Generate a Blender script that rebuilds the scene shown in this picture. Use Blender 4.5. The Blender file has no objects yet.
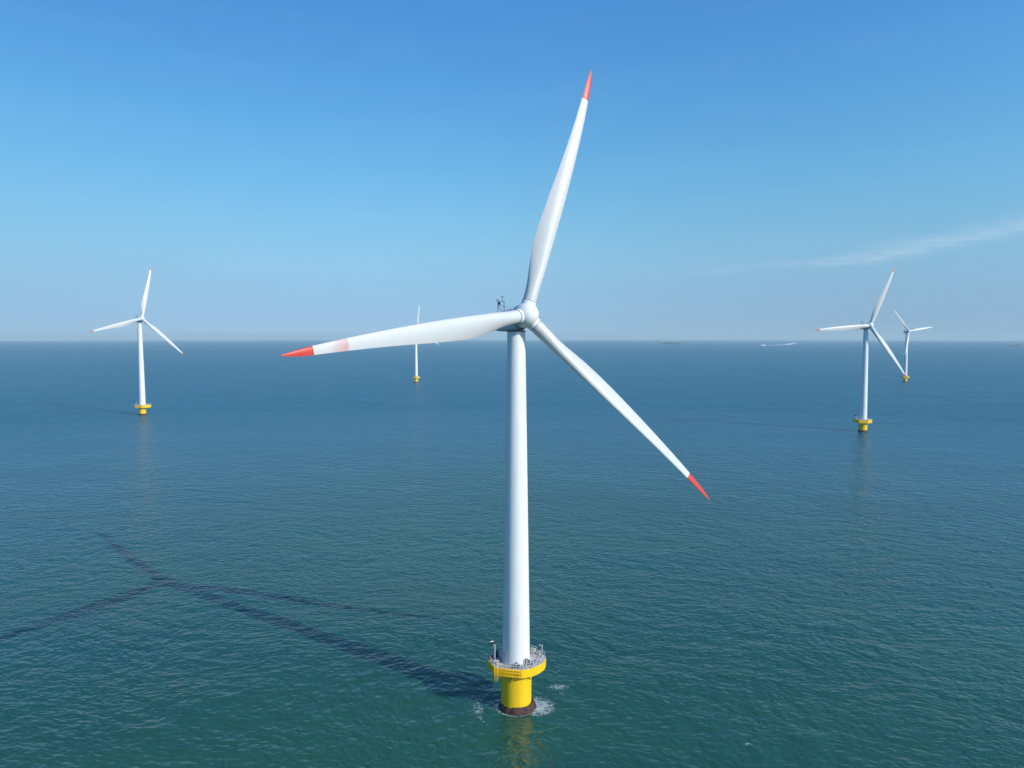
import bpy, bmesh, math, random
from math import sin, cos, pi, radians, sqrt
from mathutils import Vector, Matrix, noise

sc = bpy.context.scene
COL = sc.collection
R_EARTH = 7.4e6            # metres, refraction included: the sea curves away below the level line

# ------------------------------------------------------------------ camera, sky, sun, exposure
CAM_H = 85.63
cam_d = bpy.data.cameras.new('camera')
cam = bpy.data.objects.new('camera', cam_d); COL.objects.link(cam)
cam.location = (0, 0, CAM_H)
cam.rotation_euler = (radians(90 - 3.8218), 0, 0)
cam_d.sensor_width = 36.0
cam_d.lens = 36.0 * 710.0 / 1024.0
cam_d.clip_start = 0.5; cam_d.clip_end = 200000
sc.camera = cam
sc.render.resolution_x, sc.render.resolution_y = 1024, 768

SUN_EL, SUN_AZ = radians(30.8), radians(-34.6)      # azimuth from +X, counter-clockwise
sun_dir = Vector((cos(SUN_EL)*cos(SUN_AZ), cos(SUN_EL)*sin(SUN_AZ), sin(SUN_EL)))

world = bpy.data.worlds.new("World"); sc.world = world; world.use_nodes = True
wt = world.node_tree; wt.nodes.clear()
def WN(t, **kw):
    n = wt.nodes.new(t)
    for k, v in kw.items(): setattr(n, k, v)
    return n
sky = WN('ShaderNodeTexSky'); sky.sky_type = 'NISHITA'; sky.sun_disc = False
sky.sun_elevation = SUN_EL; sky.sun_rotation = radians(90) - SUN_AZ
sky.altitude = 0; sky.air_density = 1.0; sky.dust_density = 0.4; sky.ozone_density = 3.0
SKY_STRENGTH = 0.14
bg = WN('ShaderNodeBackground'); bg.inputs['Strength'].default_value = SKY_STRENGTH
wo = WN('ShaderNodeOutputWorld')
# thin cirrus wisp: noise stretched along a band of the sky, in sky directions
tc = WN('ShaderNodeTexCoord'); sep = WN('ShaderNodeSeparateXYZ'); wt.links.new(tc.outputs['Generated'], sep.inputs[0])
def WM(op, a, b=None, c=None):
    n = WN('ShaderNodeMath', operation=op)
    for i, v in enumerate((a, b, c)):
        if v is None: continue
        if isinstance(v, (int, float)): n.inputs[i].default_value = v
        else: wt.links.new(v, n.inputs[i])
    return n.outputs[0]
def WRange(v, a, b, c=0.0, d=1.0):
    n = WN('ShaderNodeMapRange'); n.interpolation_type = 'SMOOTHSTEP'
    wt.links.new(v, n.inputs[0])
    for i, x in zip((1, 2, 3, 4), (a, b, c, d)): n.inputs[i].default_value = x
    return n.outputs[0]
az = WM('ARCTAN2', sep.outputs[0], sep.outputs[1])      # radians right of +Y
el = WM('ARCSINE', sep.outputs[2])
comb = WN('ShaderNodeCombineXYZ')
wt.links.new(WM('MULTIPLY', az, 7.0), comb.inputs[0]); wt.links.new(WM('MULTIPLY', el, 45.0), comb.inputs[1])
nz = WN('ShaderNodeTexNoise'); nz.inputs['Scale'].default_value = 1.0; nz.inputs['Detail'].default_value = 5; nz.inputs['Roughness'].default_value = 0.55
wt.links.new(comb.outputs[0], nz.inputs['Vector'])
# centre line of the wisp: rises to the right
line = WM('ADD', WM('MULTIPLY', WM('MAXIMUM', WM('SUBTRACT', az, 0.40), 0.0), 0.10), WM('MULTIPLY_ADD', az, 0.045, 0.0755))
off = WM('ADD', WM('SUBTRACT', el, line), WM('MULTIPLY', WM('SUBTRACT', nz.outputs['Fac'], 0.5), 0.034))
core = WM('SUBTRACT', 1.0, WRange(WM('DIVIDE', WM('ABSOLUTE', off), WRange(az, 0.25, 0.62, 0.7, 1.5)), 0.0, 0.013))
reach = WM('MULTIPLY', WRange(az, 0.12, 0.55), WM('SUBTRACT', 1.0, WRange(az, 0.9, 1.3)))
veil = WM('MULTIPLY', WM('MULTIPLY', core, reach), WRange(nz.outputs['Fac'], 0.25, 0.7, 0.3, 1.0))
nf_ = WN('ShaderNodeTexNoise'); nf_.inputs['Scale'].default_value = 5.0; nf_.inputs['Detail'].default_value = 6; nf_.inputs['Roughness'].default_value = 0.6; nf_.inputs['Distortion'].default_value = 0.6
wt.links.new(comb.outputs[0], nf_.inputs['Vector'])
veil = WM('MULTIPLY', WM('MULTIPLY', veil, WRange(nf_.outputs['Fac'], 0.30, 0.68, 0.35, 1.0)), 0.25)
# the faintest patches of thin high haze elsewhere
pn = WN('ShaderNodeTexNoise'); pn.inputs['Scale'].default_value = 0.55; pn.inputs['Detail'].default_value = 5; pn.inputs['Roughness'].default_value = 0.6
wt.links.new(comb.outputs[0], pn.inputs['Vector'])
veil = WM('ADD', veil, WM('MULTIPLY', WRange(pn.outputs['Fac'], 0.40, 0.80), 0.015))
# second: very faint broad veils low in the sky
mix = WN('ShaderNodeMix', data_type='RGBA'); wt.links.new(veil, mix.inputs[0])
tint = WN('ShaderNodeMix', data_type='RGBA', blend_type='MULTIPLY'); tint.inputs[0].default_value = 1.0
# the lowest degrees look through far more air than the sky model has: it is sampled a little higher up there
cz = WN('ShaderNodeCombineXYZ'); nv = WN('ShaderNodeVectorMath', operation='NORMALIZE')
wt.links.new(sep.outputs[0], cz.inputs[0]); wt.links.new(sep.outputs[1], cz.inputs[1])
wt.links.new(WM('ADD', WM('MAXIMUM', sep.outputs[2], 0.0), 0.10), cz.inputs[2]); wt.links.new(cz.outputs[0], nv.inputs[0])
wt.links.new(nv.outputs[0], sky.inputs[0])
ramp = WN('ShaderNodeValToRGB'); wt.links.new(WM('MULTIPLY', WM('MAXIMUM', el, 0.0), 1.0/radians(30)), ramp.inputs[0])
SKY_STOPS = [(0.0067, (0.707, 0.773, 0.861)), (0.0695, (0.707, 0.773, 0.861)), (0.1987, (0.983, 1.168, 1.058)), (0.3744, (0.821, 1.356, 1.309)), (0.588, (0.672, 1.322, 1.491)), (0.8052, (0.572, 1.246, 1.63))]      # elevation / 30 degrees, colour of the air
cr_ = ramp.color_ramp; cr_.interpolation = 'B_SPLINE'
while len(cr_.elements) < len(SKY_STOPS): cr_.elements.new(0.5)
for e_, (p_, c_) in zip(cr_.elements, SKY_STOPS): e_.position = p_; e_.color = (*[v*0.5 for v in c_], 1)
dbl = WN('ShaderNodeVectorMath', operation='SCALE'); wt.links.new(ramp.outputs[0], dbl.inputs[0]); wt.links.new(WM('SUBTRACT', 2.0, WM('MULTIPLY', WRange(az, -0.75, 0.05, 1.0, 0.0), WRange(el, 0.02, 0.30, 0.50, 0.32))), dbl.inputs[3])
wt.links.new(sky.outputs[0], tint.inputs[6]); wt.links.new(dbl.outputs[0], tint.inputs[7])
wt.links.new(tint.outputs[2], mix.inputs[6]); mix.inputs[7].default_value = (6.2, 6.6, 7.2, 1)
wt.links.new(mix.outputs[2], bg.inputs['Color']); wt.links.new(bg.outputs[0], wo.inputs['Surface'])

sun_l = bpy.data.lights.new('sun', 'SUN'); sun_l.energy = 4.1; sun_l.angle = radians(0.7); sun_l.color = (1.0, 0.95, 0.87)
sun = bpy.data.objects.new('sun', sun_l); COL.objects.link(sun)
sun.rotation_euler = (-sun_dir).to_track_quat('-Z', 'Y').to_euler(); sun.location = (300, -300, 300)

sc.view_settings.view_transform = 'Standard'; sc.view_settings.look = 'None'
sc.view_settings.exposure = 0.0; sc.view_settings.gamma = 1.0; sc.view_settings.use_curve_mapping = False
sc.render.engine = 'CYCLES'
sc.cycles.use_denoising = True
sc.cycles.max_bounces = 6; sc.cycles.volume_bounces = 0
sc.cycles.sample_clamp_indirect = 6

# ------------------------------------------------------------------ helpers
def tag(o, label=None, cat=None, group=None, kind=None):
    if label: o['label'] = label
    if cat: o['category'] = cat
    if group: o['group'] = group
    if kind: o['kind'] = kind
    return o

def link(name, bm, mat, parent=None, smooth=True, auto=None):
    me = bpy.data.meshes.new(name)
    bmesh.ops.recalc_face_normals(bm, faces=bm.faces)
    bm.to_mesh(me); bm.free()
    mats = mat if isinstance(mat, (list, tuple)) else [mat]
    for m in mats: me.materials.append(m)
    if smooth:
        me.shade_smooth()
        if auto: me.set_sharp_from_angle(angle=radians(auto))
    o = bpy.data.objects.new(name, me); COL.objects.link(o)
    if parent: o.parent = parent
    return o

def empty(name, loc, rz=0.0):
    o = bpy.data.objects.new(name, None); COL.objects.link(o)
    o.location = loc; o.rotation_euler = (0, 0, rz); o.empty_display_size = 2
    return o

def lathe(bm, prof, seg=48, mtx=None, mi=0, cap=True):
    """prof: list of (radius, z)"""
    rings = []
    for r, z in prof:
        rings.append([bm.verts.new(Vector((r*cos(2*pi*i/seg), r*sin(2*pi*i/seg), z))) for i in range(seg)])
    for a, b in zip(rings, rings[1:]):
        for i in range(seg):
            f = bm.faces.new((a[i], a[(i+1) % seg], b[(i+1) % seg], b[i])); f.material_index = mi
    if cap:
        for rr in (rings[0], rings[-1]):
            f = bm.faces.new(rr); f.material_index = mi
    if mtx is not None:
        bmesh.ops.transform(bm, matrix=mtx, verts=[v for r in rings for v in r])

def box(bm, c, s, rot=None, bev=0.0):
    r = bmesh.ops.create_cube(bm, size=1.0)
    vs = r['verts']
    m = Matrix.Translation(Vector(c)) @ (rot.to_4x4() if rot is not None else Matrix.Identity(4)) @ Matrix.Diagonal((*s, 1))
    bmesh.ops.transform(bm, matrix=m, verts=vs)
    if bev:
        es = list({e for v in vs for e in v.link_edges})
        bmesh.ops.bevel(bm, geom=es, offset=bev, segments=2, affect='EDGES')

def bar(bm, a, b, r, seg=8):
    a, b = Vector(a), Vector(b); d = b - a
    q = d.to_track_quat('Z', 'Y').to_matrix().to_4x4()
    lathe(bm, [(r, 0), (r, d.length)], seg, Matrix.Translation(a) @ q)

def path(bm, pts, r, seg=8):
    for a, b in zip(pts, pts[1:]): bar(bm, a, b, r, seg)

def prism(bm, pts, z0, z1, scale_bottom=1.0):
    lo = [bm.verts.new((x*scale_bottom, y*scale_bottom, z0)) for x, y in pts]
    hi = [bm.verts.new((x, y, z1)) for x, y in pts]
    n = len(pts)
    for i in range(n): bm.faces.new((lo[i], lo[(i+1) % n], hi[(i+1) % n], hi[i]))
    bm.faces.new(lo); bm.faces.new(hi)

# ------------------------------------------------------------------ materials
class NT:
    def __init__(s, name):
        s.m = bpy.data.materials.new(name); s.m.use_nodes = True; s.t = s.m.node_tree; s.t.nodes.clear()
        s.out = s.n('ShaderNodeOutputMaterial')
    def n(s, t, **kw):
        n = s.t.nodes.new(t)
        for k, v in kw.items(): setattr(n, k, v)
        return n
    def l(s, a, b): s.t.links.new(a, b)
    def put(s, sock, v):
        if isinstance(v, (int, float, tuple)): sock.default_value = v
        else: s.l(v, sock)
    def math(s, op, a, b=None, c=None):
        n = s.n('ShaderNodeMath', operation=op)
        for i, v in enumerate((a, b, c)):
            if v is not None: s.put(n.inputs[i], v)
        return n.outputs[0]
    def rng(s, v, a, b, c=0.0, d=1.0, smooth=True):
        n = s.n('ShaderNodeMapRange')
        if smooth: n.interpolation_type = 'SMOOTHSTEP'
        s.put(n.inputs[0], v)
        for i, x in zip((1, 2, 3, 4), (a, b, c, d)): n.inputs[i].default_value = x
        return n.outputs[0]
    def noise(s, vec, scale, detail=2, rough=0.5, lac=2.0, dist=0.0):
        n = s.n('ShaderNodeTexNoise'); s.l(vec, n.inputs['Vector'])
        n.inputs['Scale'].default_value = scale; n.inputs['Detail'].default_value = detail
        n.inputs['Roughness'].default_value = rough; n.inputs['Lacunarity'].default_value = lac
        n.inputs['Distortion'].default_value = dist
        return n.outputs['Fac']
    def mapping(s, vec, loc=(0,0,0), rot=(0,0,0), scale=(1,1,1)):
        n = s.n('ShaderNodeMapping'); s.l(vec, n.inputs[0])
        n.inputs[1].default_value = loc; n.inputs[2].default_value = rot; n.inputs[3].default_value = scale
        return n.outputs[0]
    def mix(s, f, a, b, blend='MIX'):
        n = s.n('ShaderNodeMix', data_type='RGBA', blend_type=blend)
        s.put(n.inputs[0], f); s.put(n.inputs[6], a); s.put(n.inputs[7], b)
        return n.outputs[2]
    def bsdf(s, color, rough, metal=0.0, coat=0.0, normal=None):
        b = s.n('ShaderNodeBsdfPrincipled')
        s.put(b.inputs['Base Color'], color); s.put(b.inputs['Roughness'], rough); b.inputs['Metallic'].default_value = metal
        b.inputs['Coat Weight'].default_value = coat
        if normal is not None: s.l(normal, b.inputs['Normal'])
        s.l(b.outputs[0], s.out.inputs['Surface'])
        return b

def paint(name, col, dirt_col, dirt=0.25, rough=0.35, streak=True, coat=0.0):
    t = NT(name); c = t.n('ShaderNodeTexCoord').outputs['Object']
    big = t.noise(t.mapping(c, scale=(0.5, 0.5, 0.06 if streak else 0.5)), 1.3, 5, 0.62)
    fine = t.noise(c, 3.1, 4, 0.6)
    f = t.math('MULTIPLY', t.rng(t.math('MULTIPLY_ADD', fine, 0.35, t.math('MULTIPLY', big, 0.75)), 0.50, 0.78), dirt)
    colr = t.mix(f, (*col, 1), (*dirt_col, 1))
    r = t.rng(fine, 0.2, 0.8, rough-0.07, rough+0.1)
    t.bsdf(colr, r, coat=coat)
    return t.m

M = {}
M['white'] = paint('white_gel_paint', (0.80, 0.80, 0.79), (0.62, 0.60, 0.56), 0.22, 0.34)
M['tower'] = paint('tower_paint', (0.80, 0.80, 0.79), (0.50, 0.46, 0.40), 0.30, 0.38)
M['blade'] = paint('blade_gelcoat', (0.62, 0.61, 0.59), (0.46, 0.44, 0.40), 0.35, 0.36, streak=False)
M['nacelle'] = paint('nacelle_panels', (0.62, 0.64, 0.66), (0.36, 0.36, 0.35), 0.4, 0.42)
M['seam'] = paint('dark_sealant', (0.10, 0.09, 0.09), (0.2, 0.12, 0.1), 0.4, 0.6)
M['red'] = paint('red_tip_paint', (0.62, 0.045, 0.022), (0.45, 0.10, 0.07), 0.35, 0.4, streak=False)
M['yellow'] = paint('signal_yellow_paint', (0.92, 0.57, 0.006), (0.52, 0.24, 0.03), 0.38, 0.4)
M['grey'] = paint('galvanised_steel', (0.52, 0.53, 0.54), (0.30, 0.24, 0.20), 0.5, 0.45)
M['dark'] = paint('dark_painted_steel', (0.035, 0.038, 0.045), (0.10, 0.06, 0.04), 0.5, 0.5)
M['lamp'] = paint('amber_lantern_glass', (0.55, 0.30, 0.06), (0.3, 0.2, 0.1), 0.3, 0.2)
M['cream'] = paint('cream_cabinet_paint', (0.68, 0.60, 0.46), (0.4, 0.3, 0.2), 0.4, 0.45)
M['hull'] = paint('ship_hull_paint', (0.018, 0.022, 0.03), (0.12, 0.06, 0.04), 0.4, 0.5)
M['cargo'] = paint('cargo_paint', (0.16, 0.14, 0.13), (0.10, 0.08, 0.06), 0.5, 0.6)

def deck_material():
    t = NT('deck_coating'); c = t.n('ShaderNodeTexCoord').outputs['Object']
    a = t.noise(c, 0.6, 5, 0.6); b = t.noise(c, 4.0, 4, 0.65)
    colr = t.mix(t.rng(a, 0.35, 0.65), (0.60, 0.52, 0.48, 1), (0.42, 0.38, 0.38, 1))
    colr = t.mix(t.rng(b, 0.55, 0.75, 0, 0.7), colr, (0.20, 0.15, 0.13, 1))
    t.bsdf(colr, 0.7); return t.m
M['deck'] = deck_material()

def growth_material():
    t = NT('marine_growth_rust'); c = t.n('ShaderNodeTexCoord').outputs['Object']
    a = t.noise(c, 0.9, 5, 0.65); b = t.noise(t.mapping(c, scale=(1, 1, 0.4)), 3.5, 5, 0.7)
    colr = t.mix(t.rng(a, 0.4, 0.62), (0.025, 0.017, 0.014, 1), (0.10, 0.036, 0.024, 1))
    colr = t.mix(t.rng(b, 0.56, 0.72), colr, (0.24, 0.15, 0.11, 1))
    bp = t.n('ShaderNodeBump'); bp.inputs['Strength'].default_value = 1.0; bp.inputs['Distance'].default_value = 0.25; t.l(b, bp.inputs['Height'])
    t.bsdf(colr, 0.75, normal=bp.outputs[0]); return t.m
M['growth'] = growth_material()

def pink_band():
    t = NT('pink_band_patch'); c = t.n('ShaderNodeTexCoord').outputs['Object']
    s = t.n('ShaderNodeSeparateXYZ'); t.l(c, s.inputs[0])
    # pink band between two radii of the blade, ragged towards the tip side
    n = t.noise(c, 0.7, 4, 0.6)
    r = t.math('ADD', s.outputs[2], t.math('MULTIPLY', t.math('SUBTRACT', n, 0.5), 1.6))
    band = t.math('MULTIPLY', t.rng(s.outputs[2], 49.0, 49.5), t.math('SUBTRACT', 1.0, t.rng(r, 49.9, 53.6)))
    colr = t.mix(t.math('MULTIPLY', t.math('MULTIPLY', band, t.rng(n, .25, .6, .55, 1.0)), 0.62), (0.62, 0.61, 0.59, 1), (0.62, 0.24, 0.21, 1))
    t.bsdf(colr, 0.38); return t.m
M['blush'] = pink_band()

MAIN_X, MAIN_Y = 0.95, 159.59

# far-side of the water: turbid green sea with wind chop
def water_material():
    t = NT('sea_water'); c = t.n('ShaderNodeTexCoord').outputs['Object']
    sp = t.n('ShaderNodeSeparateXYZ'); t.l(c, sp.inputs[0])
    ang = radians(24)
    # domain warp so crests wander
    w = t.n('ShaderNodeTexNoise'); w.inputs['Scale'].default_value = 0.012; w.inputs['Detail'].default_value = 2; t.l(c, w.inputs['Vector'])
    wv = t.n('ShaderNodeVectorMath', operation='MULTIPLY_ADD'); t.l(w.outputs['Color'], wv.inputs[0]); wv.inputs[1].default_value = (30, 30, 0); t.l(c, wv.inputs[2])
    c2 = wv.outputs[0]
    def layer(wl, stretch, a, amp, det=2, rough=0.5, ridged=False, vec=c2):
        v = t.mapping(vec, rot=(0, 0, a), scale=(1/(wl*stretch), 1/wl, 1/wl))
        f = t.noise(v, 1.0, det, rough)
        f = t.math('SUBTRACT', f, 0.5)
        if ridged:
            f = t.math('SUBTRACT', 0.12, t.math('ABSOLUTE', f))
        return t.math('MULTIPLY', f, amp)
    gust = t.noise(t.mapping(c, rot=(0, 0, ang), scale=(0.004, 0.011, 0.01)), 1.0, 4, 0.6)
    h = layer(17, 1.5, ang+0.3, 0.60, 1)
    h = t.math('ADD', h, layer(4.6, 1.3, ang, 0.72, 2, 0.5))
    h = t.math('ADD', h, layer(2.4, 1.3, ang-0.35, 0.46, 1, ridged=True))
    chop = t.math('ADD', layer(1.5, 1.4, ang+0.4, 0.22, 2, 0.55), layer(0.75, 1.3, ang-0.6, 0.10, 2, 0.6))
    h = t.math('ADD', h, t.math('MULTIPLY', chop, t.rng(gust, 0.32, 0.68, 0.45, 1.5)))
    # beyond a few hundred metres single ripples blend into a rougher sheen
    far = t.n('ShaderNodeVectorMath', operation='LENGTH'); t.l(c, far.inputs[0]); far = far.outputs['Value']
    bp = t.n('ShaderNodeBump'); t.l(t.rng(far, 150, 800, 1.0, 2.8, smooth=False), bp.inputs['Strength']); bp.inputs['Distance'].default_value = 1.0
    t.l(h, bp.inputs['Height'])
    # silt clouds in the water body
    silt = t.noise(t.mapping(c, rot=(0, 0, 0.4), scale=(0.004, 0.009, 0.01)), 1.0, 4, 0.55)
    body = t.mix(t.rng(silt, 0.3, 0.7), (0.011, 0.070, 0.055, 1), (0.020, 0.092, 0.050, 1))
    # foam round the foundation of the near turbine
    fx = t.math('SUBTRACT', sp.outputs[0], MAIN_X); fy = t.math('SUBTRACT', sp.outputs[1], MAIN_Y)
    def blob(x, y, rx, ry):
        a = t.math('DIVIDE', t.math('SUBTRACT', fx, x), rx); b = t.math('DIVIDE', t.math('SUBTRACT', fy, y), ry)
        d = t.math('ADD', t.math('MULTIPLY', a, a), t.math('MULTIPLY', b, b))
        return t.math('SUBTRACT', 1.0, t.rng(d, 0.0, 1.0, smooth=False))
    def arc(x, y, r0, wd, y_lo=None):
        a = t.math('SUBTRACT', fx, x); b = t.math('SUBTRACT', fy, y)
        d = t.math('SQRT', t.math('ADD', t.math('MULTIPLY', a, a), t.math('MULTIPLY', b, b)))
        return t.math('SUBTRACT', 1.0, t.rng(t.math('ABSOLUTE', t.math('SUBTRACT', d, r0)), 0.0, wd, smooth=False))
    wob = t.n('ShaderNodeTexNoise'); wob.inputs['Scale'].default_value = 0.55; wob.inputs['Detail'].default_value = 4; t.l(c, wob.inputs['Vector'])
    wob2 = t.n('ShaderNodeVectorMath', operation='MULTIPLY_ADD'); t.l(wob.outputs['Color'], wob2.inputs[0]); wob2.inputs[1].default_value = (2.2, 2.2, 0); t.l(c, wob2.inputs[2])
    lace = t.n('ShaderNodeTexVoronoi', feature='DISTANCE_TO_EDGE'); lace.inputs['Scale'].default_value = 0.75; t.l(wob2.outputs[0], lace.inputs['Vector'])
    lacef = t.math('SUBTRACT', 1.0, t.rng(lace.outputs['Distance'], 0.0, 0.24))
    fine = t.noise(c, 1.7, 4, 0.7)
    def sector(x0, x1):      # part of a ring, chosen by its x span
        return t.math('MULTIPLY', t.rng(fx, x0, x0+2.5), t.math('SUBTRACT', 1.0, t.rng(fx, x1-2.5, x1)))
    zone = t.math('MULTIPLY', blob(4.9, -0.2, 5.2, 5.6), 0.85)
    for z_ in (t.math('MULTIPLY', t.math('MULTIPLY', arc(2.5, -0.5, 10.5, 1.3), sector(1.0, 13.5)), 0.34),
               t.math('MULTIPLY', blob(10.5, 9.0, 3.8, 1.8), 0.62),
               t.math('MULTIPLY', t.math('MULTIPLY', arc(0.5, -1.0, 9.6, 1.2), sector(-12.0, -4.5)), 0.50),
               t.math('MULTIPLY', blob(-8.8, -1.0, 2.2, 4.0), 0.52),
               t.math('MULTIPLY', blob(1.5, -18.0, 14.0, 9.0), 0.22),
               t.math('MULTIPLY', arc(0, 0, 4.5, 1.0), 0.62),
               t.math('MULTIPLY', blob(48.6, -15.5, 1.5, 0.8), 0.62)):
        zone = t.math('MAXIMUM', zone, z_)
    nn = t.math('ADD', t.math('MULTIPLY', lacef, 0.26), t.math('MULTIPLY', fine, 0.95))
    # a few whitecap flecks out on the open water
    wc = t.noise(t.mapping(c2, rot=(0, 0, ang), scale=(0.055, 0.14, 0.1)), 1.0, 3, 0.6)
    zone = t.math('MAXIMUM', zone, t.math('MULTIPLY', t.rng(wc, 0.765, 0.84), 0.45))
    foam = t.math('MULTIPLY', t.rng(t.math('ADD', t.math('MULTIPLY', zone, 0.75), nn), 0.80, 1.36), t.math('MULTIPLY', t.rng(zone, 0.03, 0.45), 0.68))
    # sparse whitecap flecks
    body = t.mix(t.rng(far, 180, 620, smooth=False), body, (0.002, 0.108, 0.168, 1))      # bluer with distance: reflection of the higher sky painted into the body colour
    b = t.bsdf(t.mix(foam, body, (0.62, 0.66, 0.66, 1)), t.math('MULTIPLY_ADD', foam, 0.5, t.rng(far, 165, 900, 0.06, 0.31, smooth=False)), normal=bp.outputs[0])
    b.inputs['IOR'].default_value = 1.333
    t.l(t.rng(far, 150, 330, 0.55, 0.27), b.inputs['Specular IOR Level'])
    return t.m
M['water'] = water_material()

# ------------------------------------------------------------------ sea
def build_sea():
    bm = bmesh.new(); seg = 256
    radii = [0.0]
    r = 20.0
    while r < 44000: radii.append(r); r *= 1.09
    radii.append(45000.0)
    ctr = bm.verts.new((0, 0, 0)); prev = None
    for r in radii[1:]:
        z = -r*r/(2*R_EARTH)
        ring = [bm.verts.new((r*cos(2*pi*i/seg), r*sin(2*pi*i/seg), z)) for i in range(seg)]
        for i in range(seg):
            j = (i+1) % seg
            if prev is None: bm.faces.new((ctr, ring[i], ring[j]))
            else: bm.faces.new((prev[i], ring[i], ring[j], prev[j]))
        prev = ring
    for f in bm.faces:
        if f.normal.z < 0: f.normal_flip()
    return tag(link('sea', bm, M['water']), kind='structure')
build_sea()

def sea_z(x, y): return -(x*x + y*y)/(2*R_EARTH)

# ------------------------------------------------------------------ turbine parts
AIR = 26
def blade_mesh(L, chord_s, pitch, flex, tip_from):
    """Blade along +Z. +Y = rotor axis upwind (towards the viewer), +X = direction of rotation (leading edge)."""
    # r/L, chord, thickness ratio, twist deg, leading offset
    sect = [(0.045, 3.00, 1.00, 16, .50), (0.075, 3.00, 1.00, 16, .50), (0.11, 3.10, 0.90, 16, .48), (0.15, 3.50, 0.70, 15, .44),
            (0.19, 3.95, 0.54, 13.5, .40), (0.23, 4.30, 0.44, 12, .36), (0.28, 4.52, 0.37, 10, .34), (0.34, 4.55, 0.32, 8.5, .33),
            (0.42, 4.32, 0.28, 6.5, .33), (0.50, 3.92, 0.25, 5, .33), (0.58, 3.45, 0.23, 3.6, .33), (0.66, 2.98, 0.22, 2.5, .33),
            (0.74, 2.52, 0.21, 1.6, .33), (0.80, 2.18, 0.20, 1, .33), (tip_from, 2.18-(tip_from-.8)*6.2, 0.19, .5, .33), (0.93, 1.34, 0.18, 0, .33),
            (0.955, 1.02, 0.17, 0, .33), (0.975, 0.70, 0.17, 0, .34), (0.992, 0.36, 0.17, 0, .37), (1.0, 0.08, 0.2, 0, .40)]
    def ring(s):
        u, ch, tk, tw, le = s
        ch *= chord_s; z = u*L
        a = radians(tw + pitch)
        circ = max(0.0, min(1.0, (tk-0.38)/0.62))
        pts = []
        for i in range(AIR):
            th = 2*pi*i/AIR
            xc = 0.5*(1+cos(th))                      # 1 trailing .. 0 leading
            yt = 5*tk*(0.2969*sqrt(xc)-0.1260*xc-0.3516*xc**2+0.2843*xc**3-0.1036*xc**4)
            ya = yt*(1 if th <= pi else -1) + 0.03*4*xc*(1-xc)*(1-circ)
            yc = 0.5*tk*sin(th)
            y = (ya*(1-circ)+yc*circ)*ch
            x = (le - xc)*ch                           # leading edge on +x
            # pressure side faces the wind (+Y)
            X = x*cos(a) - y*sin(a); Y = x*sin(a) + y*cos(a)
            pts.append(Vector((X + flex*0.3*6.75*u*u*(1-u), Y + flex*6.75*u*u*(1-u), z)))
        return pts
    def body(ss, close_end):
        bm = bmesh.new(); prev = None
        for s in ss:
            rg = [bm.verts.new(v) for v in ring(s)]
            if prev:
                for i in range(AIR):
                    bm.faces.new((prev[i], prev[(i+1) % AIR], rg[(i+1) % AIR], rg[i]))
            else: bm.faces.new(rg)
            prev = rg
        bm.faces.new(prev)
        return bm
    # refine sections by interpolation
    fine = []
    for a, b in zip(sect, sect[1:]):
        for k in range(3):
            f = k/3; fine.append(tuple(a[i]*(1-f)+b[i]*f for i in range(5)))
    fine.append(sect[-1])
    white = [s for s in fine if s[0] <= tip_from+1e-6]; red = [s for s in fine if s[0] >= tip_from-1e-6]
    return body(white, False), body(red, True)

PLATFORM = [(-6.8, 0.4), (-4.95, -3.9), (1.2, -5.15), (3.5, -4.3), (5.3, -2.7), (6.5, -1.0), (7.0, 0.6), (6.9, 2.1), (5.4, 4.4), (2.6, 6.0), (-2.4, 6.0), (-5.2, 4.6), (-6.8, 2.4)]

def railing(bm, pts, z, h, r, skip=()):
    n = len(pts)
    for i in range(n):
        if i in skip: continue
        a = Vector((*pts[i], z)); b = Vector((*pts[(i+1) % n], z)); d = b-a
        k = max(1, int(round(d.length/1.25)))
        for j in range(k+1):
            q = a + d*(j/k); bar(bm, q, q+Vector((0, 0, h)), r, 6)
        for hh in (h, h*0.55):
            bar(bm, a+Vector((0, 0, hh)), b+Vector((0, 0, hh)), r*0.9, 6)

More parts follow.
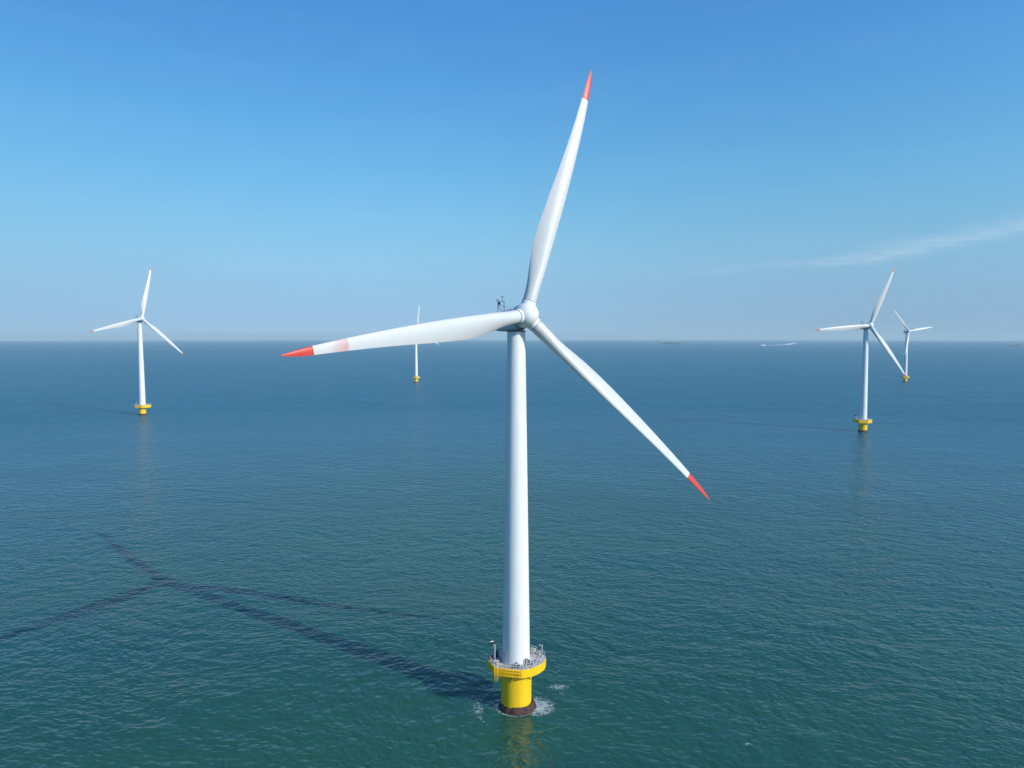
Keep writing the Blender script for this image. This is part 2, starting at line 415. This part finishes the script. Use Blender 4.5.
def build_turbine(cfg):
    x, y = cfg['xy']; hz = cfg['hub']; near = cfg.get('near', False)
    root = empty('wind_turbine', (x, y, sea_z(x, y)))
    tag(root, cfg['label'], 'wind turbine', 'offshore wind turbines standing in the sea')
    seg = 64 if near else 28
    wob = random.Random(int(x))
    ps = cfg.get('plat', 1.0)
    # foundation
    bm = bmesh.new(); lathe(bm, [(3.55, -14), (3.55, 9.0 if near else 8.1)], seg)
    fo = link('foundation', bm, M['yellow'], root, auto=40)
    bm = bmesh.new()
    prof = [(3.75, -6), (4.30, -1.0), (4.38, 0.0), (4.28, 0.45), (4.02, 0.95), (3.72, 1.35), (3.60, 1.5)]
    lathe(bm, prof, seg, cap=False)
    for v in bm.verts:
        n = noise.noise(v.co*0.8)*0.18 + noise.noise(v.co*2.7)*0.09
        rr = Vector((v.co.x, v.co.y, 0)).normalized()
        v.co += rr*(n if v.co.z < 1.45 else 0.0); v.co.z += noise.noise(v.co*0.9)*0.22*(1 if v.co.z > 0.9 else 0)
    if near: bmesh.ops.subdivide_edges(bm, edges=bm.edges[:], cuts=1, use_grid_fill=True)
    mg = link('marine_growth', bm, M['growth'], fo)
    if near: mg.location = (0.3, 0.0, 0.0)
    # platform
    zt = 11.0; pts = [(a*ps, b*ps) for a, b in PLATFORM]
    bm = bmesh.new(); prism(bm, pts, 9.0 if near else 8.1, zt-0.05, 0.985)
    if near:
        es = [e for e in bm.edges if abs(e.verts[0].co.z-e.verts[1].co.z) < .01 or True]
        bmesh.ops.bevel(bm, geom=es, offset=0.05, segments=2, affect='EDGES')
    pl = link('platform', bm, M['yellow'], root, auto=30)
    bm = bmesh.new(); prism(bm, [(a*0.965, b*0.965) for a, b in pts], zt-0.048, zt)
    link('deck', bm, M['deck'], pl, smooth=False)
    bm = bmesh.new(); railing(bm, [(a*0.95, b*0.95) for a, b in pts], zt, 1.15, 0.05 if near else 0.06)
    link('railing', bm, M['grey'], pl)
    if near:
        # guard frame hung on the front face, with its ladder down
        bm = bmesh.new()
        A = Vector((-4.95, -3.9, 0)); B = Vector((1.2, -5.15, 0)); d = (B-A).normalized(); nrm = Vector((d.y, -d.x, 0))
        L = (B-A).length
        for hh in (10.95, 10.3, 9.5):
            bar(bm, A+nrm*.28+Vector((0, 0, hh)), B+nrm*.28+Vector((0, 0, hh)), 0.06)
        k = 9
        for j in range(k+1):
            q = A+d*(L*j/k)+nrm*.28; bar(bm, q+Vector((0, 0, 9.35)), q+Vector((0, 0, 10.95)), 0.05)
            bar(bm, q+Vector((0, 0, 9.35)), q-nrm*.26+Vector((0, 0, 9.35)), 0.05)
        link('guard_frame', bm, M['yellow'], pl)
        bm = bmesh.new()
        for s in (-.35, .35):
            q = A+d*(0.55+s)+nrm*.55; bar(bm, q+Vector((0, 0, 8.1)), q+Vector((0, 0, 12.1)), 0.075)
            bar(bm, q+Vector((0, 0, 10.9)), q-nrm*.5+Vector((0, 0, 10.9)), 0.06); bar(bm, q+Vector((0, 0, 8.6)), q-nrm*.5+Vector((0, 0, 8.9)), 0.06)
        for i in range(12):
            q = A+d*0.55+nrm*.55+Vector((0, 0, 8.25+i*.3)); bar(bm, q-d*.35, q+d*.35, 0.035, 6)
        link('ladder', bm, M['yellow'], pl)
        for i in range(6):
            bm = bmesh.new(); a = pi*2*i/6+.3; c0 = Vector((cos(a)*3.58, sin(a)*3.58, 7.4)); c1 = Vector((cos(a)*4.4, sin(a)*4.4, 8.8))
            box(bm, (c0+c1)/2+Vector((0, 0, .2)), (0.9, 0.12, 1.1), Matrix.Rotation(a, 3, 'Z'))
            link('bracket', bm, M['yellow'], fo, smooth=False)
        # small things fixed on the deck
        def cabinet(px, py, sx, sy, sz, mat, rz=0.0, name='equipment_cabinet'):
            bm = bmesh.new(); box(bm, (px, py, zt+sz/2+.05), (sx, sy, sz), Matrix.Rotation(rz, 3, 'Z'), 0.04)
            rm = Matrix.Rotation(rz, 3, 'Z')
            box(bm, Vector((px, py, zt+sz/2+.05))+rm @ Vector((0, -sy/2-.012, 0)), (sx*.8, .03, sz*.8), rm)
            box(bm, Vector((px, py, zt+sz+.07)), (sx*1.1, sy*1.1, .06), rm)
            for a in (-1, 1):
                for b in (-1, 1):
                    bar(bm, Vector((px, py, zt))+rm @ Vector((a*sx*.4, b*sy*.4, 0)), Vector((px, py, zt+.1))+rm @ Vector((a*sx*.4, b*sy*.4, 0)), .04, 6)
            return link(name, bm, M[mat], root, smooth=False)
        cabinet(-5.5, 0.3, 0.9, 0.7, 0.9, 'cream', 0.3)
        cabinet(-4.4, -1.9, 0.8, 0.5, 0.7, 'cream', -0.2)
        cabinet(-4.6, 1.6, 1.0, 0.8, 1.3, 'dark', 0.1)
        cabinet(4.1, 3.4, 1.1, 0.6, 1.1, 'cream', -0.5)
        cabinet(5.3, 2.6, 0.8, 0.5, 0.8, 'grey', -0.7)
        # davit crane at the left rim: post, slewing boom, hoist
        bm = bmesh.new(); bar(bm, (-4.9, -0.4, zt), (-4.9, -0.4, 14.9), 0.15, 14); lathe(bm, [(0.34, zt), (0.34, zt+.14), (0.2, zt+.3)], 14, Matrix.Translation((-4.9, -0.4, 0)))
        cr = link('davit_crane', bm, M['grey'], root, auto=40)
        bm = bmesh.new(); path(bm, [(-4.9, -0.4, 14.9), (-4.95, -0.45, 15.4), (-5.4, -0.65, 15.75), (-6.1, -0.9, 15.65)], 0.13, 10); bar(bm, (-4.9, -0.4, 14.1), (-5.5, -.7, 15.6), .07)
        link('boom', bm, M['cream'], cr)
        bm = bmesh.new(); box(bm, (-5.3, -0.55, 15.35), (0.95, 0.6, 0.6), Matrix.Rotation(0.3, 3, 'Z'), .06); box(bm, (-6.0, -.88, 15.25), (.3, .25, .45), None, .03)
        bar(bm, (-6.0, -.88, 15.1), (-6.0, -.88, 14.0), .03, 6)
        link('hoist', bm, M['dark'], cr, auto=40)
        # lantern post and cable reel beside it
        bm = bmesh.new(); bar(bm, (-3.35, 0.0, zt), (-3.35, 0.0, 13.35), 0.08, 10); bar(bm, (-3.35, 0, 13.2), (-3.0, -.1, 13.45), .05)
        lp = link('lantern_post', bm, M['grey'], root)
        bm = bmesh.new(); lathe(bm, [(0.16, 13.36), (0.2, 13.45), (0.2, 13.7), (0.1, 13.82)], 14, Matrix.Translation((-3.35, 0, 0)))
        link('lantern', bm, M['lamp'], lp, auto=40)
        bm = bmesh.new(); bar(bm, (6.1, 1.9, zt), (6.1, 1.9, 13.9), 0.07, 10); bar(bm, (6.1, 1.9, 13.3), (5.5, 1.7, 13.75), .05)
        box(bm, (5.45, 1.68, 13.8), (.3, .2, .25), None, .03)
        link('lamp_post', bm, M['grey'], root)
        bm = bmesh.new()
        bmesh.ops.create_cone(bm, segments=20, radius1=.5, radius2=.5, depth=.08, matrix=Matrix.Translation((-5.9, -0.1, zt+.95)) @ Matrix.Rotation(pi/2, 4, 'Y'), cap_ends=True)
        bmesh.ops.create_cone(bm, segments=20, radius1=.5, radius2=.5, depth=.08, matrix=Matrix.Translation((-5.3, -0.1, zt+.95)) @ Matrix.Rotation(pi/2, 4, 'Y'), cap_ends=True)
        bmesh.ops.create_cone(bm, segments=20, radius1=.3, radius2=.3, depth=.6, matrix=Matrix.Translation((-5.6, -0.1, zt+.95)) @ Matrix.Rotation(pi/2, 4, 'Y'), cap_ends=True)
        for s in (-5.9, -5.3): box(bm, (s, -.1, zt+.45), (.08, .5, .9))
        link('cable_reel', bm, M['dark'], root, auto=40)
        # hose hoops and bollards by the tower foot
        def hoop(px, py, w, hh, rz, name='pipe_hoop'):
            bm = bmesh.new(); v = Vector((cos(rz), sin(rz), 0)); o = Vector((px, py, zt))
            pp = [o-v*w/2]
            for i in range(9):
                a = pi-pi*i/8; pp.append(o+v*(w/2*cos(a))+Vector((0, 0, hh-w/2+w/2*sin(a))))
            pp.append(o+v*w/2); path(bm, pp, 0.12, 8)
            return link(name, bm, M['dark'], root)
        hoop(2.35, -2.75, 0.75, 1.55, 0.5); hoop(2.9, -2.3, 0.6, 1.0, 1.0); hoop(0.0, -3.75, 0.55, 1.1, 0.1); hoop(0.55, -3.95, 0.5, .8, 0.9)
        for bx, by in ((-0.9, -4.1), (3.6, -2.4), (4.3, -1.2)):
            bm = bmesh.new(); lathe(bm, [(.2, 0), (.2, .07), (.11, .1), (.11, .38), (.19, .44), (.19, .52), (.05, .56)], 14, Matrix.Translation((bx, by, zt)))
            link('bollard', bm, M['dark'], root, auto=40)
    else:
        bm = bmesh.new(); bar(bm, (-5.4*ps, -.4, zt), (-5.4*ps, -.4, 14.2), 0.2, 8)
        cr = link('davit_crane', bm, M['grey'], root)
        bm = bmesh.new(); path(bm, [(-5.4*ps, -.4, 14.1), (-6.0*ps, -.6, 15.0), (-7.2*ps, -1.0, 14.7)], .22, 8); box(bm, (-6.2*ps, -.8, 14.8), (1.3, .8, .9), None, .08)
        link('boom', bm, M['dark'], cr)
        bm = bmesh.new(); box(bm, (-4.6*ps, 1.0, zt+.8), (1.6, 1.2, 1.5), None, .06); box(bm, (-4.6*ps, 1.0, zt+1.6), (1.75, 1.35, .1))
        link('equipment_cabinet', bm, M['cream'], root, smooth=False)
    # tower
    r0, r1 = cfg.get('r0', 3.18), cfg.get('r1', 2.03)
    top = hz - cfg.get('drop', 2.9)
    bm = bmesh.new(); n = 14
    prof = []
    for i in range(n+1):
        u = i/n; prof.append((r0+(r1-r0)*(u**1.08), zt+0.35+(top-zt-0.35)*u))
    lathe(bm, prof, seg)
    tw = link('tower', bm, M['tower'], root, auto=40)
    bm = bmesh.new(); lathe(bm, [(r0+.30, zt+.002), (r0+.30, zt+.16), (r0+.06, zt+.2), (r0+.06, zt+.36)], seg)
    link('base_flange', bm, M['grey'], tw, auto=30)
    if near:
        for u in (0.27, 0.55, 0.8):
            rr = r0+(r1-r0)*(u**1.08); z = zt+0.35+(top-zt-.35)*u
            bm = bmesh.new(); lathe(bm, [(rr+.004, z-.09), (rr+.02, z-.04), (rr+.02, z+.04), (rr+.002, z+.09)], seg, cap=False)
            link('section_joint', bm, M['tower'], tw, auto=30)
        bm = bmesh.new(); a = radians(-150)
        box(bm, (cos(a)*(r0+.02), sin(a)*(r0+.02), zt+1.6), (.16, 1.0, 2.1), Matrix.Rotation(a, 3, 'Z'), .06)
        link('door', bm, M['grey'], tw, smooth=False)
    # nacelle: local frame, -Y forward (upwind), yawed
    psi = radians(cfg['yaw']); tilt = radians(cfg['tilt'])
    fwd = Vector((sin(psi), -cos(psi), 0))
    nf = Matrix(((cos(psi), -fwd.x, 0, 0), (sin(psi), -fwd.y, 0, 0), (0, 0, 1, hz), (0, 0, 0, 1)))   # X right, Y aft, Z up
    ov = cfg['over']
    bm = bmesh.new()
    # cross-sections along aft axis: (y, half width, z low, z high)
    secs = [(-ov+2.0, 1.75, -2.1, 1.75), (-ov+2.5, 1.95, -2.55, 1.9), (0.0, 2.0, -2.85, 2.0), (3.0, 2.0, -2.85, 1.9), (5.2, 1.9, -2.75, 1.5), (6.1, 1.75, -2.6, 1.2), (6.3, 1.4, -2.2, 0.9)]
    prev = None; K = 24
    for (yy, w, zl, zh) in secs:
        rg = []
        for i in range(K):
            a = 2*pi*i/K; ca, sa = cos(a), sin(a); e = 0.38
            X = w*math.copysign(abs(ca)**e, ca); Z = (zl+zh)/2+(zh-zl)/2*math.copysign(abs(sa)**e, sa)
            rg.append(bm.verts.new(nf @ Vector((X, yy, Z))))
        if prev:
            for i in range(K): bm.faces.new((prev[i], prev[(i+1) % K], rg[(i+1) % K], rg[i]))
        else: bm.faces.new(rg)
        prev = rg
    bm.faces.new(prev)
    na = link('nacelle', bm, M['nacelle'], root, auto=35)
    bm = bmesh.new(); lathe(bm, [(r1+.12, top-.02), (r1+.12, top+.25)], seg)
    link('yaw_ring', bm, M['seam'], na, auto=30)
    bm = bmesh.new()
    tk = .05 if near else .09
    for xx in (-.9, .9):
        path(bm, [nf @ Vector((xx, 5.6, 1.2)), nf @ Vector((xx, 5.7, 4.2))], tk*1.3)
    path(bm, [nf @ Vector((-.9, 5.7, 4.1)), nf @ Vector((.9, 5.7, 4.1))], tk)
    path(bm, [nf @ Vector((-.9, 5.7, 3.2)), nf @ Vector((.9, 5.7, 3.2))], tk)
    path(bm, [nf @ Vector((-.9, 4.2, 1.55)), nf @ Vector((-.9, 5.65, 3.3))], tk)
    path(bm, [nf @ Vector((.4, 5.7, 4.1)), nf @ Vector((.4, 5.7, 5.0))], tk)
    mast = link('sensor_mast', bm, M['dark'], na)
    bm = bmesh.new()
    if near:
        for dx in (-.9, .4):
            bm = bmesh.new()
            z0 = 4.25 if dx < 0 else 5.0
            for k in range(3):
                a = 2*pi*k/3; q = Vector((dx+.28*cos(a), 5.7+.28*sin(a), z0+.15))
                bar(bm, nf @ Vector((dx, 5.7, z0+.15)), nf @ q, .025, 6)
                bmesh.ops.create_icosphere(bm, subdivisions=1, radius=.12, matrix=Matrix.Translation(nf @ q))
            bar(bm, nf @ Vector((dx, 5.7, z0-.1)), nf @ Vector((dx, 5.7, z0+.2)), .05, 6)
            link('anemometer', bm, M['dark'], na)
        bm = bmesh.new(); box(bm, nf @ Vector((-.45, 5.7, 3.65)), (.5, .3, .6), Matrix.Rotation(psi, 3, 'Z'), .04)
        link('sensor_box', bm, M['dark'], na)
        bm = bmesh.new()
        for yy in (0.5, 2.0, 3.5):
            for xx in (-1.3, 1.3): bar(bm, nf @ Vector((xx, yy, 1.6)), nf @ Vector((xx, yy, 2.75)), .03, 6)
        for xx in (-1.3, 1.3): bar(bm, nf @ Vector((xx, .5, 2.75)), nf @ Vector((xx, 3.5, 2.75)), .03, 6)
        link('roof_rail', bm, M['grey'], na)
        bm = bmesh.new(); box(bm, nf @ Vector((.3, 1.9, 2.02)), (1.5, 1.8, .22), Matrix.Rotation(psi, 3, 'Z'), .05)
        link('roof_hatch', bm, M['nacelle'], na, auto=35)
    else: bm.free()
    # rotor frame: columns r (right), a (forward), u (up in the rotor plane)
    a = Vector((sin(psi)*cos(tilt), -cos(psi)*cos(tilt), sin(tilt))); r = Vector((cos(psi), sin(psi), 0)); u = r.cross(a)
    if u.z < 0: u = -u
    C = Vector((0, 0, hz)) + a*ov
    # spinner, lathed round the axis
    q = Matrix((( r.x, u.x, a.x, C.x), (r.y, u.y, a.y, C.y), (r.z, u.z, a.z, C.z), (0, 0, 0, 1)))
    if q.to_3x3().determinant() < 0:
        q = Matrix(((-r.x, u.x, a.x, C.x), (-r.y, u.y, a.y, C.y), (-r.z, u.z, a.z, C.z), (0, 0, 0, 1)))
    hs = cfg.get('hs', 1.0)
    bm = bmesh.new()
    prof = [(2.05, -2.0), (2.35, -1.7), (2.55, -0.9), (2.6, 0.0), (2.52, 0.8), (2.28, 1.55), (1.85, 2.2), (1.3, 2.65), (0.7, 2.92), (0.2, 3.0)]
    lathe(bm, [(x*hs, z*hs) for x, z in prof], 48 if near else 20, q)
    hub = link('hub', bm, M['white'], root, auto=50)
    if near:
        bm = bmesh.new(); lathe(bm, [(2.50*hs, -1.25*hs), (2.56*hs, -1.20*hs), (2.57*hs, -1.08*hs), (2.52*hs, -1.04*hs)], 48, q, cap=False)
        link('hub_seal', bm, M['seam'], hub, auto=30)
    L = cfg['L']; cone = radians(cfg['cone'])
    for k in range(3):
        t = radians(cfg['rot'] + 120*k)
        cdeg = cone
        zdir = (r*sin(t)+u*cos(t))*cos(cdeg) + a*sin(cdeg)
        ydir = a*cos(cdeg) - (r*sin(t)+u*cos(t))*sin(cdeg)
        # direction of rotation, clockwise seen from upwind
        xdir = r*cos(t) - u*sin(t)
        bmt = Matrix(((xdir.x, ydir.x, zdir.x, C.x), (xdir.y, ydir.y, zdir.y, C.y), (xdir.z, ydir.z, zdir.z, C.z), (0, 0, 0, 1)))
        w_, r_ = blade_mesh(L, cfg.get('chord', 1.0), cfg.get('pitch', 0.0), cfg.get('flex', 0.8), 0.91 if (near and k == 2) else cfg.get('tip', 0.865))
        mat = M['blush'] if (near and k == 2) else M['blade']
        ob = link('blade', w_, mat, root, auto=60); ob.matrix_local = bmt
        tp = link('blade_tip', r_, M['red'] if cfg.get('red', True) else M['blade'], ob, auto=60)
        if near and k == 2: tag(ob, 'white blade with a faded pink band near its red tip')
        # collar where the blade leaves the spinner
        bm = bmesh.new(); lathe(bm, [(1.50, 1.2), (1.62, 1.9), (1.64, 2.95), (1.60, 3.1)], 36 if near else 16)
        co = link('blade_collar', bm, M['white'], hub, auto=40); co.matrix_local = bmt
        if near:
            bm = bmesh.new(); lathe(bm, [(1.60, 3.102), (1.60, 3.22)], 36); 
            se = link('blade_seal', bm, M['seam'], hub, auto=30); se.matrix_local = bmt
    return root

build_turbine(dict(near=True, xy=(MAIN_X, MAIN_Y), hub=89.58, yaw=37.97, tilt=12.4, rot=20.2, L=61.4, cone=10.57, over=3.35, drop=2.85, pitch=4, flex=1.1, hs=1.05,
    label='largest and nearest white wind turbine on a yellow railed platform ringed by foam'))
build_turbine(dict(xy=(-405.4, 775.6), hub=104.3, yaw=55.5, tilt=9, rot=15.0, L=59.5, cone=3.2, over=5, plat=1.22, r0=3.3, chord=1.1, tip=.93,
    label='white wind turbine at far left, upright blade nearly vertical, on a wide yellow T-shaped base'))
build_turbine(dict(xy=(317.3, 638.0), hub=94.8, yaw=11.6, tilt=6, rot=25.6, L=57.8, cone=3.3, over=5, plat=1.18, chord=1.1, r0=3.1, tip=.92,
    label='second largest white wind turbine, one blade tip reaching the base of a smaller one behind'))
build_turbine(dict(xy=(744.0, 1341.3), hub=94.8, yaw=13, tilt=12, rot=-38, L=51, cone=4.5, over=5, plat=1.1, red=False,
    label='small distant wind turbine at the far right with blades up left and right'))
build_turbine(dict(xy=(-179.3, 1326.1), hub=95.5, yaw=35.5, tilt=9, rot=5.5, L=49.0, cone=10.5, over=5, plat=1.0, red=False,
    label='small distant wind turbine half hidden behind the left blade of the nearest turbine'))

# ------------------------------------------------------------------ ships on the horizon
def build_ship(name, cat, label, xy, L, W, Hh, heading, house_at, group=None, cargo=3, hull='hull', house=14, mast=True):
    root = empty(name, (*xy, sea_z(*xy)), radians(heading)); tag(root, label, cat, group)
    bm = bmesh.new(); prev = None; n = 14
    for i in range(n+1):
        u = i/n; x = -L/2+L*u
        w = W/2*min(1.0, (1-u)/0.16+0.02)**0.6 if u > .84 else W/2*(0.8+0.2*min(1, u/.1))
        sheer = Hh*(1+0.22*max(0, (u-.75)/.25)**2)
        sec = [Vector((x, -w, sheer)), Vector((x, -w*.92, -1)), Vector((x, w*.92, -1)), Vector((x, w, sheer))]
        rg = [bm.verts.new(v) for v in sec]
        if prev:
            for j in range(4): bm.faces.new((prev[j], prev[(j+1) % 4], rg[(j+1) % 4], rg[j]))
        else: bm.faces.new(rg)
        prev = rg
    bm.faces.new(prev)
    link('hull', bm, M[hull], root, smooth=False)
    bm = bmesh.new(); hx = -L/2+L*house_at
    for k in range(3):
        box(bm, (hx-k*.3, 0, Hh+house*(k+.5)/3), (L*.10-k*1.2, W*(.86-.12*k), house/3), None, .15)
    hs = link('deckhouse', bm, M['white'], root, smooth=False)
    bm = bmesh.new(); lathe(bm, [(1.6, Hh+house*.5), (1.4, Hh+house*1.25)], 12, Matrix.Translation((hx-L*.04, 0, 0))); link('funnel', bm, M['cargo'], hs)
    for k in range(cargo):
        bm = bmesh.new(); x = -L/2+L*(house_at+.12)+(k+.5)*L*(.95-house_at-.17)/cargo if house_at < .5 else -L/2+L*.06+(k+.5)*L*(house_at-.16)/cargo
        box(bm, (x, 0, Hh+1.6), (L*.6/max(cargo, 1)*.8, W*.7, 3.2), None, .2); link('cargo_hatch', bm, M['cargo'], root, smooth=False)
    if mast:
        bm = bmesh.new(); bar(bm, (hx, 0, Hh+house), (hx, 0, Hh+house+6), .35); link('mast', bm, M['grey'], root)
    return root
G = 'far ships on the horizon'
build_ship('cargo_ship', 'ship', 'longer, darker ship of the two that almost touch on the horizon', (1958, 9000), 135, 24, 17, 4, .12, G, 4)
build_ship('cargo_ship', 'ship', 'shorter ship at the right end of a longer dark one on the horizon', (2064, 8950), 88, 18, 12, -6, .12, G, 3)
build_ship('cargo_ship', 'ship', 'small dark ship near the right edge of the picture, just below the horizon', (5070, 7150), 112, 18, 8, 8, .12, G, 3, house=9)
build_ship('work_boat', 'boat', 'pale boat trailing a long white wake to the right', (2522, 7144), 55, 14, 6, 197, .55, None, 1, hull='white', house=14)

# its wake, a long strip of broken white water curving away from the boat
def wake():
    t = NT('wake_foam'); c = t.n('ShaderNodeTexCoord').outputs['Object']
    n = t.noise(t.mapping(c, scale=(.01, .01, .01)), 1.0, 4, .6)
    t.bsdf(t.mix(t.rng(n, .3, .7), (0.62, 0.67, 0.70, 1), (0.85, 0.87, 0.88, 1)), 0.6)
    bm = bmesh.new(); prev = None
    P = [(2535, 7130), (2640, 7230), (2840, 7560), (3100, 8000), (3300, 8500), (3700, 9400), (4200, 10600), (4800, 12000)]
    W = [14, 40, 50, 46, 40, 36, 34, 16]
    pts = []
    for i in range(len(P)-1):
        for k in range(8):
            f = k/8; pts.append((P[i][0]*(1-f)+P[i+1][0]*f, P[i][1]*(1-f)+P[i+1][1]*f, W[i]*(1-f)+W[i+1]*f))
    pts.append((*P[-1], W[-1]))
    for i, (x, y, w) in enumerate(pts):
        w *= 1+.35*noise.noise(Vector((i*.7, 0, 0)))
        a, b = bm.verts.new((x-w, y, sea_z(x, y)+.35)), bm.verts.new((x+w, y, sea_z(x, y)+.35))
        if prev: bm.faces.new((prev[0], prev[1], b, a))
        prev = (a, b)
    return tag(link('wake', bm, t.m), 'long thin white wake behind the pale boat', 'wake', kind='stuff')
wake()

# ------------------------------------------------------------------ haze over the sea
HAZE_DENSITY = 5.8e-5
bm = bmesh.new(); box(bm, (0, 0, 15.5), (92000, 92000, 307)); 
hz_ = NT('haze_air'); pv = hz_.n('ShaderNodeVolumePrincipled')
pv.inputs['Color'].default_value = (0.77, 0.95, 0.98, 1); pv.inputs['Density'].default_value = HAZE_DENSITY; pv.inputs['Anisotropy'].default_value = 0.0
hz_.l(pv.outputs[0], hz_.out.inputs['Volume'])
tag(link('haze', bm, hz_.m, smooth=False), 'thin pale blue sea haze', 'haze', kind='stuff')
